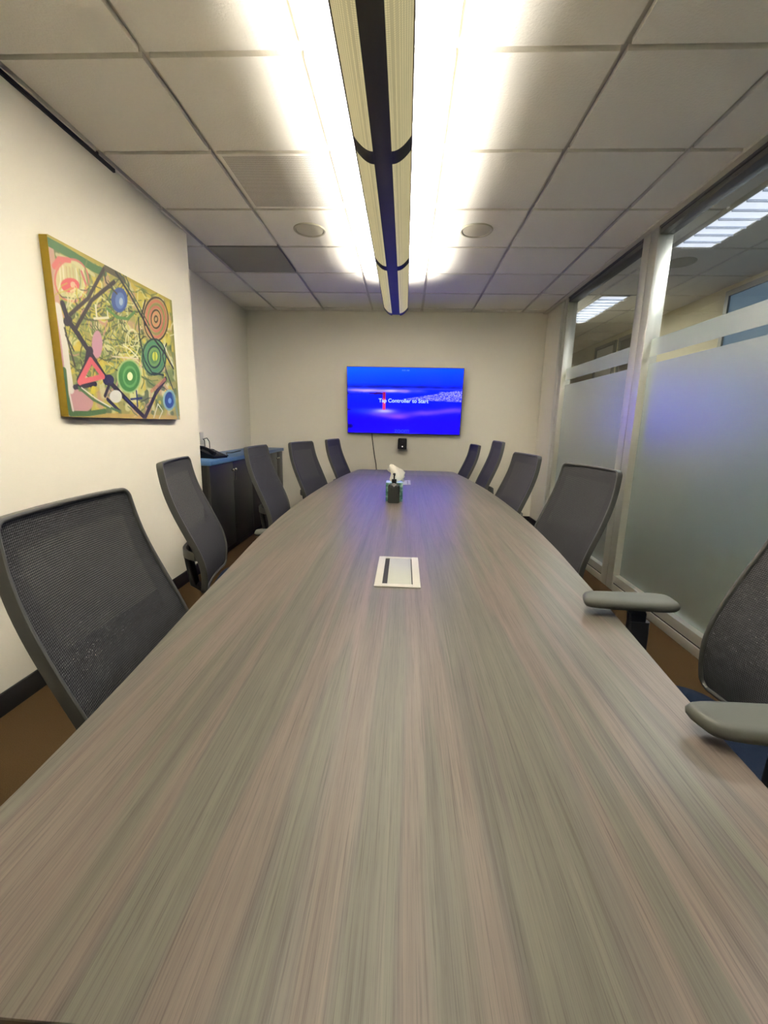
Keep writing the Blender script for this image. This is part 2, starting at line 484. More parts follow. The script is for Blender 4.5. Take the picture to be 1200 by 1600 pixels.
# ------------------------------------------------------------------ glass partition on the right
ZS, ZH = 0.125, 2.60                  # top of sill rail, underside of head rail
JAMB0, JAMB1 = 5.03, 5.22
MUL0, MUL1 = 3.36, 3.56
YNEAR = 1.22
MB().box(XR, JAMB1, 0, XR + .10, YB, ZT + .02).build('wall_right', WALL, kind='structure', smooth=False)
MB().box(XR - .012, JAMB1, 0, XR, YB - .012, 0.10, 0.003).build('baseboard_right', BLACK_RUB, kind='structure')
def post(m, y0, y1):
    ym = (y0 + y1) / 2
    m.box(XR - .012, y0, 0, XR + .09, ym - .004, ZC + .012, 0.002)
    m.box(XR - .012, ym + .004, 0, XR + .09, y1, ZC + .012, 0.002)
def gasket(m, y0, y1):
    ym = (y0 + y1) / 2
    m.box(XR - .006, ym - .0045, 0.01, XR + .08, ym + .0045, ZC + .01)
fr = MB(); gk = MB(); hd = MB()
post(fr, JAMB0, JAMB1); post(fr, MUL0, MUL1); post(fr, YNEAR - .1, YNEAR + .1); post(fr, -1.15, -.95)
gasket(gk, JAMB0, JAMB1); gasket(gk, MUL0, MUL1); gasket(gk, YNEAR - .1, YNEAR + .1); gasket(gk, -1.15, -.95)
bays = [(MUL1, JAMB0), (YNEAR + .1, MUL0), (-.95, YNEAR - .1), (YF, -1.15)]
for a, b in bays:
    fr.box(XR - .012, a, 0, XR + .09, b, 0.055, 0.002)
    fr.box(XR - .004, a, 0.063, XR + .09, b, ZS, 0.002)
    gk.box(XR - .002, a, 0.054, XR + .08, b, 0.064)
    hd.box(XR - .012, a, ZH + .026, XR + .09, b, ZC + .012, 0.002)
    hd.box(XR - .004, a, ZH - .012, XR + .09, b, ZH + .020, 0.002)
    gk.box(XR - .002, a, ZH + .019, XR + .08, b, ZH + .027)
frame = fr.build('trim_3', ALU, kind='structure')
tag(frame, 'silver aluminium framing of the glass wall', None)
gk.build('gasket', BLACK_RUB, frame)
hd.build('head_rail', plain('shaded_aluminium', (92, 90, 82), 0.5, metal=0.4), frame)['label'] = 'head rail of the glass wall, shade put into its colour'  # the rail's shade under the ceiling is put into its darker metal colour
XG = XR + .04
FILM_TOP, ST0, ST1 = 1.905, 1.735, 1.785
for k, (a, b) in enumerate(bays[:3]):
    p = MB().box(XG, a, ZS, XG + .008, b, ZH - .012).build('window_%d' % (k + 1), GLASS, kind='structure', smooth=False)
    f = MB()
    f.box(XG - .0016, a + .002, ZS + .002, XG - .0004, b - .002, ST0)
    f.box(XG - .0016, a + .002, ST1, XG - .0004, b - .002, FILM_TOP)
    f.build('frosted_film', FILM, p, smooth=False)

# corridor: opposite glazing, ceiling troffers
def glazing(n, y0, y1, z0, z1, mat, posts):
    f = MB(); t = .05
    f.box(XO - .03, y0 - t, z0 - t, XO, y1 + t, z0); f.box(XO - .03, y0 - t, z1, XO, y1 + t, z1 + t)
    for y in posts: f.box(XO - .03, y - t, z0, XO, y, z1)
    o = f.build('window_%d' % n, ALU_DK, kind='structure', smooth=False)
    q = MB(); q.box(XO - .012, y0 - .001, z0 + .001, XO - .002, y1 - .001, z1 - .001)
    q.build('pane', mat, o, smooth=False)
glazing(4, -1.2, 4.62, 0.12, 2.55, WIN_GLOW, [-1.2, 0.9, 2.8, 4.67])
glazing(5, 5.95, 6.75, 0.12, 2.52, plain('dark_office', (70, 62, 54), 0.4), [5.95, 6.80])
glazing(6, 6.95, 7.55, 0.12, 2.52, plain('pale_blind', (176, 168, 156), 0.7), [6.95, 7.60])

def troffer(x0, y0, label):
    wd, ln = 0.29, 1.20
    t = empty('ceiling_light', (x0 + wd / 2, y0 + ln / 2, ZC - .010))
    f = MB()
    f.box(-wd / 2, -ln / 2, -.006, wd / 2, -ln / 2 + .012, .01); f.box(-wd / 2, ln / 2 - .012, -.006, wd / 2, ln / 2, .01)
    f.box(-wd / 2, -ln / 2, -.006, -wd / 2 + .012, ln / 2, .01); f.box(wd / 2 - .012, -ln / 2, -.006, wd / 2, ln / 2, .01)
    f.build('frame', TILE, t)
    MB().box(-wd / 2 + .012, -ln / 2 + .012, 0.0, wd / 2 - .012, ln / 2 - .012, .008).build('diffuser', TROFFER, t)
    l = MB()
    n = 10
    for k in range(1, n):
        y = -ln / 2 + ln * k / n
        l.box(-wd / 2 + .012, y - .003, -.016, wd / 2 - .012, y + .003, -.001)
    l.build('louver', plain('louvre_white', (214, 220, 232), 0.3, metal=0.2), t)
    tag(t, label, 'ceiling light', 'corridor ceiling lights')
    ld = bpy.data.lights.new('tube_light', 'AREA'); ld.shape = 'RECTANGLE'; ld.size = wd - .05; ld.size_y = ln - .05
    ld.energy = CORRIDOR_W; ld.color = (0.9, 0.95, 1.0)
    lo = bpy.data.objects.new('tube_light', ld); COL.objects.link(lo); lo.parent = t; lo.location = (0, 0, -.02)
troffer(2.00, 2.53, 'bluish white louvred corridor light seen through the large near glass pane')
troffer(2.02, 4.98, 'louvred corridor light seen through the narrow far glass pane')
troffer(2.00, 0.09, 'louvred corridor light nearest the room entrance')

# ------------------------------------------------------------------ pendant lamp
LX, LZ_C, LZ_E = -0.120, 2.292, 2.345
def pendant():
    t = empty('pendant_lamp', (LX, 0, ZC))
    zc, ze = LZ_C - ZC, LZ_E - ZC
    y_end, sec = 4.37, 1.22
    ys = [y_end - sec * k for k in range(5)]
    m = MB(); m.box(-.036, ys[-1], zc - .003, .036, ys[0], zc + .030, 0.003).build('spine', SPINE, t)
    m = MB(); m.box(-.020, ys[-1] + .01, zc + .03, .020, ys[0] - .01, zc + .075, 0.004).build('tube_carrier', TILE, t)
    def side(s, y0, y1, t0, t1, th):
        def sect(off):
            return [(s * (t0 + (t1 - t0) * k / 8), zc + (ze - zc) * ((k / 8) ** 1.9) + off) for k in range(9)]
        lo_, hi = sect(0), sect(th)
        loop = lo_ + hi[::-1]
        return [[(x, y0, z) for x, z in loop], [(x, y1, z) for x, z in loop]]
    for k in range(4):
        for s in (-1, 1):
            m = MB(); m.loft(side(s, ys[k + 1] + .036, ys[k] - .036, .036, .111, .002)); m.build('diffuser', DIFFUSER, t)
    for k in range(5):
        y = ys[k]
        for s in (-1, 1): m = MB(); m.loft(side(s, y - .042, y + .042, .036, .113, .006)); m.build('rib', SPINE, t)
    for s in (-1, 1):
        m = MB(); m.box(s * .1125 - .002, ys[-1], ze - .004, s * .1125 + .002, ys[0], ze + .010); m.build('rim', SPINE, t)
    for k in range(4):
        for s in (-1, 1): m = MB(); m.tube([(s * .05, ys[k + 1] + .05, ze - .008), (s * .05, ys[k] - .05, ze - .008)], .008, 10); m.build('fluorescent_tube', TUBE, t)
        ld = bpy.data.lights.new('uplight', 'AREA'); ld.shape = 'RECTANGLE'; ld.size = .20; ld.size_y = sec - .06
        ld.energy = LAMP_UP_W; ld.color = LAMP_COLOR; ld.spread = math.radians(LAMP_SPREAD)
        lo = bpy.data.objects.new('uplight', ld); COL.objects.link(lo); lo.parent = t
        lo.location = (0, (ys[k] + ys[k + 1]) / 2, ze + .012); lo.rotation_euler = (math.pi, 0, 0)
    for y in (ys[0] - .15, ys[2], ys[4] + .15):
        m = MB(); m.tube([(0, y, zc + .06), (0, y, 0.0)], .002, 6); m.lathe([(.001, -.012), (.03, -.010), (.03, 0), (.001, 0)], 16, (0, y, 0)); m.build('hanger', CHROME, t)
    tag(t, 'long pendant lamp with dark spine and perforated beige diffusers hanging over the table', 'lamp')
pendant()

# ------------------------------------------------------------------ conference table
TZ = 0.735
TY0, TY1 = 0.2725, 5.15
def table_half(y):
    ys = [TY0, .487, .65, .858, 1.155, 1.503, 1.863, 2.3, 2.75, 3.2, 3.8, 4.5, 4.9, TY1]
    ws = [.548, .551, .562, .581, .616, .645, .682, .709, .722, .720, .700, .642, .592, .556]
    return float(np.interp(y, ys, ws))
def table():
    t = empty('conference_table', (0, 0, 0))
    ys = np.linspace(TY0, TY1, 60)
    sm = np.array([table_half(y) for y in ys])
    for _ in range(3): sm[1:-1] = (sm[:-2] + 2 * sm[1:-1] + sm[2:]) / 4
    cx = lambda y: 0.008 + 0.002 * y
    def outline(r_):
        R = [(cx(y) + w_ - r_, y) for y, w_ in zip(ys, sm)]; Lf = [(cx(y) - w_ + r_, y) for y, w_ in zip(ys, sm)]
        # round the four corners a little
        R = [(R[0][0] - .03, TY0 + r_)] + [(R[0][0] - .006, TY0 + .008 + r_)] + R[1:-1] + [(R[-1][0] - .004, TY1 - .030)] + [(R[-1][0] - .05, TY1 - r_)]
        Lf = [(Lf[0][0] + .03, TY0 + r_)] + [(Lf[0][0] + .006, TY0 + .008 + r_)] + Lf[1:-1] + [(Lf[-1][0] + .004, TY1 - .030)] + [(Lf[-1][0] + .05, TY1 - r_)]
        return R + Lf[::-1]
    MB().prism(outline(0.0), TZ - .004, TZ, 0.0012).build('tabletop', WOOD, t)
    MB().prism(outline(0.0005), TZ - .036, TZ - .004, 0.0).build('edge_band', WOOD_EDGE, t)
    for y in (1.58, 3.72):
        g = MB(); g.box(-.13, y - .22, 0.03, .13, y + .22, TZ - .036, 0.01); p = g.build('pedestal', WOOD, t)
        MB().box(-.15, y - .24, 0, .15, y + .24, 0.03, 0.004).build('foot_plate', STEEL, p)
    tag(t, 'long boat shaped conference table with streaky grey brown wood laminate top', 'table')
table()

def grommet(x, y, label):
    t = empty('table_power_box', (x, y, TZ))
    hx, hy = .078, .165
    f = MB()
    f.box(-hx, -hy, 0, -hx + .026, hy, .004, 0.001); f.box(hx - .026, -hy, 0, hx, hy, .004, 0.001)
    f.box(-hx + .026, -hy, 0, hx - .026, -hy + .026, .004, 0.001); f.box(-hx + .026, hy - .020, 0, hx - .026, hy, .004, 0.001)
    f.build('frame', WHITE_PL, t)
    MB().box(-hx + .043, -hy + .027, 0.0004, hx - .0295, hy - .021, .0036, 0.001).build('lid', IVORY, t)
    MB().box(-hx + .026, -hy + .026, 0.0002, hx - .026, hy - .020, .0008).build('slot', BLACK_MT, t)
    tag(t, label, 'power box', 'power boxes in the table top')
grommet(-0.010, 1.518, 'white flush power box in the middle of the table, nearer the camera')
grommet(-0.012, 4.03, 'white flush power box in the table behind the tissue box')

def tissue_box():
    t = empty('tissue_box', (-0.064, 3.055, TZ), 0.02)
    m_, nt, b, o = new_mat('teal_pattern')
    N, L = nt.nodes, nt.links
    tc = N.new('ShaderNodeTexCoord')
    v = N.new('ShaderNodeTexNoise'); v.inputs['Scale'].default_value = 38; v.inputs['Detail'].default_value = 3
    L.new(tc.outputs['Object'], v.inputs['Vector'])
    r = N.new('ShaderNodeValToRGB'); e = r.color_ramp.elements
    e[0].position, e[0].color = 0.35, lin(40, 84, 80); e[1].position, e[1].color = 0.68, lin(168, 200, 186)
    q = e.new(0.5); q.color = lin(82, 134, 122)
    L.new(v.outputs['Fac'], r.inputs['Fac']); L.new(r.outputs['Color'], b.inputs['Base Color'])
    b.inputs['Roughness'].default_value = 0.4
    m = MB(); m.box(-.060, -.060, 0, .060, .060, .132, 0.002).build('carton', m_, t)
    m = MB(); m.box(-.058, -.058, .1321, .058, .058, .1335); m.build('carton_top', plain('pale_blue_card', (170, 196, 214), 0.35), t)
    # crumpled tissue pulled up and leaning over to the left
    random.seed(4)
    rings = []
    prof = [(.022, .134, 0, 0), (.040, .150, .012, 0), (.048, .172, .020, .004), (.046, .196, .018, .004), (.038, .220, .006, 0), (.026, .240, -.012, 0), (.012, .250, -.022, -.004), (.003, .252, -.026, -.005)]
    for i, (rr, z, ox, oy) in enumerate(prof):
        ring = []
        for k in range(22):
            a = 2 * math.pi * k / 22
            f = 1 + .22 * math.sin(3 * a + i * .5) + .16 * math.sin(5 * a - i * .8) + random.uniform(-.08, .08)
            ring.append((ox + rr * f * math.cos(a), oy + rr * .6 * f * math.sin(a), z + .006 * math.sin(4 * a + i)))
        rings.append(ring)
    m = MB(); m.loft(rings)
    # the fold hanging to the right and the flap tipping to the left
    m.verts_faces([(.03, .0, .20), (.060, -.005, .155), (.074, .0, .138), (.050, .012, .136), (.03, .02, .17), (.015, .01, .23)], [(0, 1, 2, 3, 4, 5)])
    m.verts_faces([(-.022, 0, .245), (-.056, -.004, .222), (-.050, .006, .208), (-.03, .01, .196), (.0, .01, .22)], [(0, 1, 2, 3, 4)])
    ts = m.build('tissue', TISSUE, t, angle=70)
    tag(t, 'teal patterned cube tissue box with a white tissue pulled out', 'tissue box')
tissue_box()

def sanitizer():
    t = empty('pump_bottle', (-0.064, 2.944, TZ))
    def ring(hx, hy, r, z): return [(x, y, z) for x, y in rrect(hx, hy, r, 5)]
    m = MB()
    m.loft([ring(.036, .018, .012, 0), ring(.041, .022, .016, .004), ring(.041, .022, .016, .112), ring(.039, .021, .016, .122), ring(.028, .017, .015, .132), ring(.015, .014, .0135, .138), ring(.014, .014, .0135, .142)])
    m.build('bottle', plain('smoky_bottle', (34, 38, 36), 0.25, spec=0.6, coat=0.3), t)
    MB().lathe([(.016, .140), (.017, .142), (.017, .162), (.015, .165), (.006, .166), (.006, .140)], 20).build('collar', BLACK_PL, t)
    m = MB(); m.tube([(0, 0, .164), (0, 0, .196)], .005, 10)
    m.box(-.009, -.012, .194, .009, .012, .206, .004); m.tube([(0, 0, .201), (.004, -.02, .201), (.006, -.034, .195)], [.005, .0045, .0035], 8)
    m.build('pump_head', BLACK_PL, t)
    m = MB(); m.prism([(-.016, .130), (.016, .130), (.0, .112)], -.0230, -.0222)
    bm = m.bm
    for v in bm.verts: v.co = Vector((v.co.x, v.co.z, v.co.y))
    m.build('label_tip', plain('grey_label', (150, 152, 146), 0.5), t)
    tag(t, 'dark hand sanitizer pump bottle standing in front of the tissue box', 'pump bottle')
sanitizer()

# ------------------------------------------------------------------ television
def screen_image():
    h, w_ = 190, 336
    V, U = np.meshgrid(np.linspace(0, 1, h), np.linspace(0, 1, w_), indexing='ij')
    rng = np.random.default_rng(7)
    def smooth(seed, nx, ny):
        g = np.random.default_rng(seed).random((ny + 2, nx + 2))
        x = U * nx; y = V * ny; i = x.astype(int); j = y.astype(int); fx = x - i; fy = y - j
        fx = fx * fx * (3 - 2 * fx); fy = fy * fy * (3 - 2 * fy)
        return (g[j, i] * (1 - fx) + g[j, i + 1] * fx) * (1 - fy) + (g[j + 1, i] * (1 - fx) + g[j + 1, i + 1] * fx) * fy
    img = np.zeros((h, w_, 3))
    top = np.array([0, 84, 255.]); mid = np.array([0, 34, 255.]); low = np.array([24, 0, 255.])
    t = np.clip(V / .32, 0, 1)[..., None]
    img[:] = top * (1 - t) + mid * t
    t = np.clip((V - .40) / .40, 0, 1)[..., None]
    img = img * (1 - t) + low * t
    img[..., 1] += 20 * (1 - U) * (V < .35)
    def blend(mask, col, a=1.0):
        nonlocal img
        k = np.clip(mask, 0, 1)[..., None] * a
        img = img * (1 - k) + np.array(col, float) * k
    g = lambda x, c, s: np.exp(-((x - c) / s) ** 2)
    n1, n2, n3 = smooth(1, 14, 30), smooth(2, 40, 60), smooth(3, 9, 7)
    blend(g(V, .285, .03) * (.4 + .6 * n1), (16, 10, 160), .75)
    blend(g(V, .345, .03) * (.5 + .8 * n1) * np.clip((.72 - U) / .2, 0, 1), (196, 150, 255), .75)
    blend(g(V, .345, .02) * g(U, .18, .10), (240, 206, 255), .6)
    blend(g(V, .345, .02) * g(U, .38, .07), (250, 220, 255), .8)
    blend(g(V, .39, .02) * (n2 > .55) * (U < .32), (10, 0, 120), .7)
    blend(g(V, .31, .012) * (U > .5), (60, 70, 240), .7)
    hill = (V > .395 - .028 * np.sin(np.clip((U - .2) / .14, 0, 1) * np.pi)) & (V < .40) & (U > .18) & (U < .36)
    blend(hill.astype(float), (60, 10, 110), .9)
    city = (U > .46) * np.clip((V - (.47 - .15 * np.clip((U - .45) / .5, 0, 1))) * 60, 0, 1) * np.clip(((.455 + .05 * U) - V) * 60, 0, 1)
    sp = rng.random((h, w_))
    blend(city * (sp > .5), (150, 150, 255), .75)
    blend(city * (sp > .82), (236, 226, 255), .9)
    blend(city * (sp < .2), (10, 10, 130), .7)
    blend(((U > .8) & (V > .345) & (V < .40)) * (sp > .6), (200, 200, 255), .8)
    fog = .655 + .045 * np.sin(np.clip(U, 0, .652) * 6.2 - .9) - .055 * np.clip((U - .7) / .25, 0, 1)
    blend(g(V, fog + .02, .045) * (.55 + .6 * n3) * np.clip((U - .08) / .15, 0, 1), (140, 90, 255), .8)
    blend(g(V, .655, .035) * g(U, .32, .10), (238, 222, 255), .9)
    blend(g(V, .74, .04) * g(U, .45, .09), (186, 100, 255), .6)
    blend(g(V, .66, .05) * g(U, .12, .14), (30, 70, 255), .6)
    tw = (np.abs(U - .322) < .013 + .004 * (V - .36)) & (V > .365) & (V < .635)
    blend(tw.astype(float), (236, 66, 130), .95)
    blend((tw & (V < .46)).astype(float), (150, 24, 90), .8)
    blend(g(V, .90, .035) * g(U, .015, .03), (4, 2, 90), .9)
    blend(g(V, .64, .012) * g(U, .01, .02), (4, 2, 90), .9)
    rg = img[..., :2] / 255.0          # the panel is far brighter in blue than in red and green
    rg = np.where(rg <= .04045, rg / 12.92, ((rg + .055) / 1.055) ** 2.4) / SCREEN_GLOW
    img[..., :2] = 255 * np.where(rg <= .0031308, rg * 12.92, 1.055 * rg ** (1 / 2.4) - .055)
    bl = img[..., 2] / 255.0
    bl = np.where(bl <= .04045, bl / 12.92, ((bl + .055) / 1.055) ** 2.4)
    bl = bl * (1 / SCREEN_GLOW + (1 - 1 / SCREEN_GLOW) * bl ** 6)
    img[..., 2] = 255 * np.where(bl <= .0031308, bl * 12.92, 1.055 * bl ** (1 / 2.4) - .055)
    return img
def television():
    W2, H = 0.728, 0.826
    t = empty('television', (-0.021, 5.695, 1.150))
    t.rotation_euler = (math.radians(8), 0, 0)              # leans its top towards the room
    MB().box(-W2, 0, 0, W2, .030, H, .004).build('casing', BLACK_PL, t)
    f = MB(); e = .007
    f.box(-W2, -.004, 0, W2, .002, .012, .001); f.box(-W2, -.004, H - e, W2, .002, H, .001)
    f.box(-W2, -.004, .012, -W2 + e, .002, H - e, .001); f.box(W2 - e, -.004, .012, W2, .002, H - e, .001)
    f.build('bezel', plain('bezel_metal', (66, 64, 84), 0.3, metal=0.6), t)
    sw, z0, z1 = W2 - e, .012, H - e
    color_grid('screen', screen_image(), (-sw, -.0012, z1), (2 * sw, 0, 0), (0, 0, z0 - z1), vcol_material('screen_picture', SCREEN_GLOW), t)
    def text(body, size, x, z, rgb, strength, bold=0.0, nm='screen_text'):
        c = bpy.data.curves.new(nm, 'FONT'); c.body = body; c.size = size; c.align_x = 'CENTER'; c.align_y = 'CENTER'
        c.offset = bold; c.extrude = 0.0002
        o = bpy.data.objects.new(nm + '_curve', c); COL.objects.link(o)
        dg = bpy.context.evaluated_depsgraph_get()
        me = bpy.data.meshes.new_from_object(o.evaluated_get(dg)); me.name = nm
        bpy.data.objects.remove(o); bpy.data.curves.remove(c)
        me.materials.clear(); me.materials.append(glow(nm + '_glow', rgb, strength, False, (10, 10, 10)))
        q = bpy.data.objects.new(nm, me); COL.objects.link(q); q.parent = t
        q.location = (x, -.0022, z); q.rotation_euler = (math.pi / 2, 0, 0)
    text('Tap Controller to Start', .066, -.010, H * .508, (196, 226, 255), 1.1, .0012)
    text('zoom', .085, -.02, H * .055, (46, 74, 255), .9, .001, 'logo')
    text('10:31 AM', .024, .005, H * .955, (90, 150, 255), .9, .0006, 'clock')
    m = MB(); m.box(-.20, .030, .25, .20, .040, .60, .002); m.box(-.14, .038, .30, .14, .095, .42, .004)
    m.build('wall_mount', STEEL, t)
    tag(t, 'wall mounted flat screen television showing a blue fog and bridge picture with white text', 'television')
    return t
tv = television()

def video_camera():
    t = empty('video_camera', (-0.030, 5.70, 0.957))
    m = MB(); m.loft([[(x, y, z) for x, y in rrect(.058, .040, .02, 5)] for z in (0, .004, .120)] + [[(x * .9, y * .9, .140) for x, y in rrect(.058, .040, .02, 5)]])
    m.build('body', BLACK_PL, t)
    m = MB(); m.lathe([(.001, -.046), (.020, -.046), (.024, -.042), (.024, -.030)], 24, (0, 0, .085), 'y'); m.build('lens', BLACK_MT, t)
    m = MB(); m.lathe([(.001, -.0425), (.008, -.0425), (.009, -.038)], 16, (0.002, 0, .035), 'y')
    m.build('status_light', glow('status_white', (250, 244, 240), 1.0), t)
    MB().box(-.02, .03, .02, .02, .0548, .12, .003).build('wall_clip', BLACK_PL, t)
    tag(t, 'small black conference camera with status light fixed to the wall under the television', 'camera')
video_camera()
m = MB()
m.tube([(-.436, 5.74, 1.17), (-.432, 5.748, 1.10), (-.415, 5.749, .98), (-.396, 5.749, .86), (-.372, 5.748, .74), (-.36, 5.747, .60), (-.355, 5.74, .30), (-.35, 5.735, .112)], .005, 8)
o = m.build('power_cable', BLACK_PL); tag(o, 'thin black cable hanging down the back wall below the television', 'cable')

# ------------------------------------------------------------------ painting
def painting_image(w_=300, h=225):
    Hm = [0.00073425, -9.809e-05, -0.08540547, -0.00035204, 0.00071973, -0.00277721, -0.00034756, -1.054e-05]
    def uv(x, y):
        d = Hm[6] * x + Hm[7] * y + 1
        return ((Hm[0] * x + Hm[1] * y + Hm[2]) / d, (Hm[3] * x + Hm[4] * y + Hm[5]) / d)
    AR = 0.75
    V, U = np.meshgrid(np.linspace(0, 1, h), np.linspace(0, 1, w_), indexing='ij')
    X, Y = U, V * AR
    def smooth(seed, nx, ny):
        g = np.random.default_rng(seed).random((ny + 2, nx + 2))
        x = U * nx; y = V * ny; i = x.astype(int); j = y.astype(int); fx = x - i; fy = y - j
        fx = fx * fx * (3 - 2 * fx); fy = fy * fy * (3 - 2 * fy)
        return (g[j, i] * (1 - fx) + g[j, i + 1] * fx) * (1 - fy) + (g[j + 1, i] * (1 - fx) + g[j + 1, i + 1] * fx) * fy
    img = np.zeros((h, w_, 3)); img[:] = (168, 162, 84)
    def blend(k, col, a=1.0):
        nonlocal img
        k = np.clip(k, 0, 1)[..., None] * a
        img = img * (1 - k) + np.array(col, float) * k
    for s, nx, ny, th, col, a in ((1, 9, 8, .55, (128, 146, 76), .9), (2, 12, 9, .6, (206, 190, 70), .9), (3, 14, 12, .66, (200, 160, 130), .8), (4, 16, 14, .66, (214, 208, 150), .8), (5, 22, 20, .68, (92, 110, 66), .8), (6, 26, 22, .72, (220, 190, 60), .8)):
        blend((smooth(s, nx, ny) - th) * 9, col, a)
    def seg(pts, wd, col, a=1.0, close=False, raw=False):
        P = [p if raw else uv(*p) for p in pts]
        if close: P = P + [P[0]]
        P = [(p[0], p[1] * AR) for p in P]
        D = np.full(U.shape, 9.0)
        for (x0, y0), (x1, y1) in zip(P[:-1], P[1:]):
            dx, dy = x1 - x0, y1 - y0; l = dx * dx + dy * dy + 1e-12
            t = np.clip(((X - x0) * dx + (Y - y0) * dy) / l, 0, 1)
            D = np.minimum(D, np.hypot(X - x0 - t * dx, Y - y0 - t * dy))
        w2 = wd / 900 / 2
        blend((w2 - D) / .003 + .5, col, a)
    def ell(cx, cy, rx, ry, col, a=1.0, ring=None):
        pts = [(cx + rx * math.cos(2 * math.pi * k / 28), cy + ry * math.sin(2 * math.pi * k / 28)) for k in range(28)]
        if ring: seg(pts, ring, col, a, True); return
        c = uv(cx, cy); q = uv(cx + rx, cy); p = uv(cx, cy + ry)
        a1 = ((q[0] - c[0]), (q[1] - c[1])); b1 = ((p[0] - c[0]), (p[1] - c[1]))
        det = a1[0] * b1[1] - a1[1] * b1[0]
        du, dv = U - c[0], V - c[1]
        s = (du * b1[1] - dv * b1[0]) / det; t_ = (a1[0] * dv - a1[1] * du) / det
        blend((1 - np.hypot(s, t_)) * 10 + .5, col, a)
    rng = random.Random(12)
    # paint edges of the canvas
    seg([(0.0, 0), (1, 0)], 34, (190, 170, 60), .9, raw=True); seg([(.99, 0), (.99, 1)], 26, (150, 150, 70), .8, raw=True)
    seg([(.012, .05), (.012, .98)], 30, (206, 160, 140), .9, raw=True); seg([(.05, .985), (1, .985)], 22, (204, 170, 90), .9, raw=True)
    seg([(140, 125), (300, 205), (470, 300), (545, 330)], 34, (74, 122, 62)); seg([(200, 215), (330, 265), (470, 350)], 16, (214, 204, 150), .8)
    ell(310, 395, 120, 150, (214, 206, 150), .85)
    for k in range(9):
        x = 220 + 24 * k; seg([(x, 290 + 4 * k), (x + 10, 400), (x - 6, 480 + 4 * k)], 7, rng.choice([(140, 150, 90), (232, 226, 190), (196, 170, 120)]), .8)
    ell(310, 395, 122, 152, (220, 112, 104), .9, 9); seg([(180, 300), (215, 245), (290, 250)], 20, (224, 116, 108))
    ell(300, 430, 66, 52, (226, 92, 92)); ell(318, 425, 18, 22, (224, 190, 150), .9); seg([(380, 330), (420, 440), (390, 530), (330, 540)], 12, (210, 110, 110))
    # tangle of olive and yellow strokes in the middle
    for k in range(190):
        x, y = rng.uniform(300, 860), rng.uniform(420, 1060)
        a = rng.uniform(0, 6.28); pts = []
        for q in range(6):
            pts.append((x, y)); a += rng.uniform(-.9, .9); x += 42 * math.cos(a); y += 46 * math.sin(a)
        seg(pts, rng.choice([4, 5, 6, 8]), rng.choice([(74, 84, 48), (60, 66, 44), (92, 112, 54), (212, 200, 74), (196, 182, 60), (222, 216, 150), (120, 140, 66)]), .85)
    for k in range(50):
        x, y = rng.uniform(260, 1060), rng.uniform(600, 1300)
        a = rng.uniform(0, 6.28); pts = []
        for q in range(4):
            pts.append((x, y)); a += rng.uniform(-.7, .7); x += 30 * math.cos(a); y += 36 * math.sin(a)
        seg(pts, rng.choice([5, 6, 9]), rng.choice([(90, 116, 70), (70, 78, 56), (206, 150, 130), (220, 210, 170), (160, 170, 90)]), .8)
    # pink patches and white strokes
    ell(500, 850, 38, 100, (206, 152, 168)); ell(380, 1270, 95, 78, (206, 154, 152)); ell(330, 1210, 40, 60, (206, 154, 152))
    seg([(210, 590), (255, 800), (285, 1020), (312, 1180)], 34, (226, 220, 204)); seg([(195, 640), (215, 760), (240, 900), (256, 1050)], 12, (204, 152, 158), .9)
    seg([(485, 570), (495, 660)], 10, (228, 222, 190)); seg([(475, 665), (580, 655)], 10, (228, 222, 190)); seg([(570, 580), (575, 650)], 8, (228, 222, 190))
    ell(755, 835, 48, 100, (224, 222, 168), .9, 7); ell(755, 800, 28, 60, (230, 226, 180), .8, 6); seg([(690, 850), (740, 880), (800, 940)], 7, (232, 226, 190)); seg([(610, 935), (800, 945)], 6, (226, 206, 180))
    # circles
    seg([(570, 590), (640, 650), (720, 660), (770, 610)], 14, (92, 142, 66)); seg([(610, 440), (580, 520), (620, 610)], 10, (88, 120, 66))
    ell(660, 525, 58, 90, (62, 92, 160)); ell(664, 530, 34, 60, (96, 128, 188)); ell(672, 536, 14, 28, (170, 190, 214))
    ell(925, 660, 92, 160, (184, 158, 96)); 
    for rx, ry, c, wd in ((90, 158, (70, 58, 46), 9), (74, 132, (206, 116, 90), 14), (60, 108, (150, 150, 84), 12), (48, 88, (206, 112, 92), 12), (36, 66, (80, 56, 44), 8), (26, 46, (214, 140, 96), 10), (12, 22, (80, 56, 44), 8)):
        ell(930, 655, rx, ry, c, .95, wd)
    ell(920, 930, 88, 132, (96, 140, 84))
    for rx, ry, c, wd in ((86, 130, (40, 70, 56), 9), (66, 104, (76, 136, 92), 16), (48, 78, (38, 62, 62), 9), (36, 58, (120, 160, 80), 12)):
        ell(920, 930, rx, ry, c, .95, wd)
    ell(925, 925, 20, 34, (206, 204, 60)); seg([(924, 890), (926, 960)], 6, (80, 120, 50))
    ell(740, 1075, 86, 122, (170, 196, 120)); ell(740, 1075, 76, 110, (76, 146, 62)); ell(742, 1078, 48, 70, (110, 170, 84), .9, 12); ell(742, 1075, 20, 30, (228, 226, 170))
    ell(1035, 1240, 46, 76, (140, 180, 186)); ell(1035, 1240, 34, 60, (32, 74, 146)); ell(1037, 1245, 12, 20, (120, 160, 210))
    # heavy dark lines
    D1 = (44, 36, 44)
    seg([(300, 640), (430, 520), (545, 300)], 16, (58, 44, 40)); seg([(345, 735), (455, 535), (620, 395)], 17, (54, 42, 40))
    seg([(545, 330), (560, 400), (640, 480)], 9, (70, 62, 48)); seg([(560, 300), (640, 340), (690, 380)], 30, (84, 80, 60), .9)
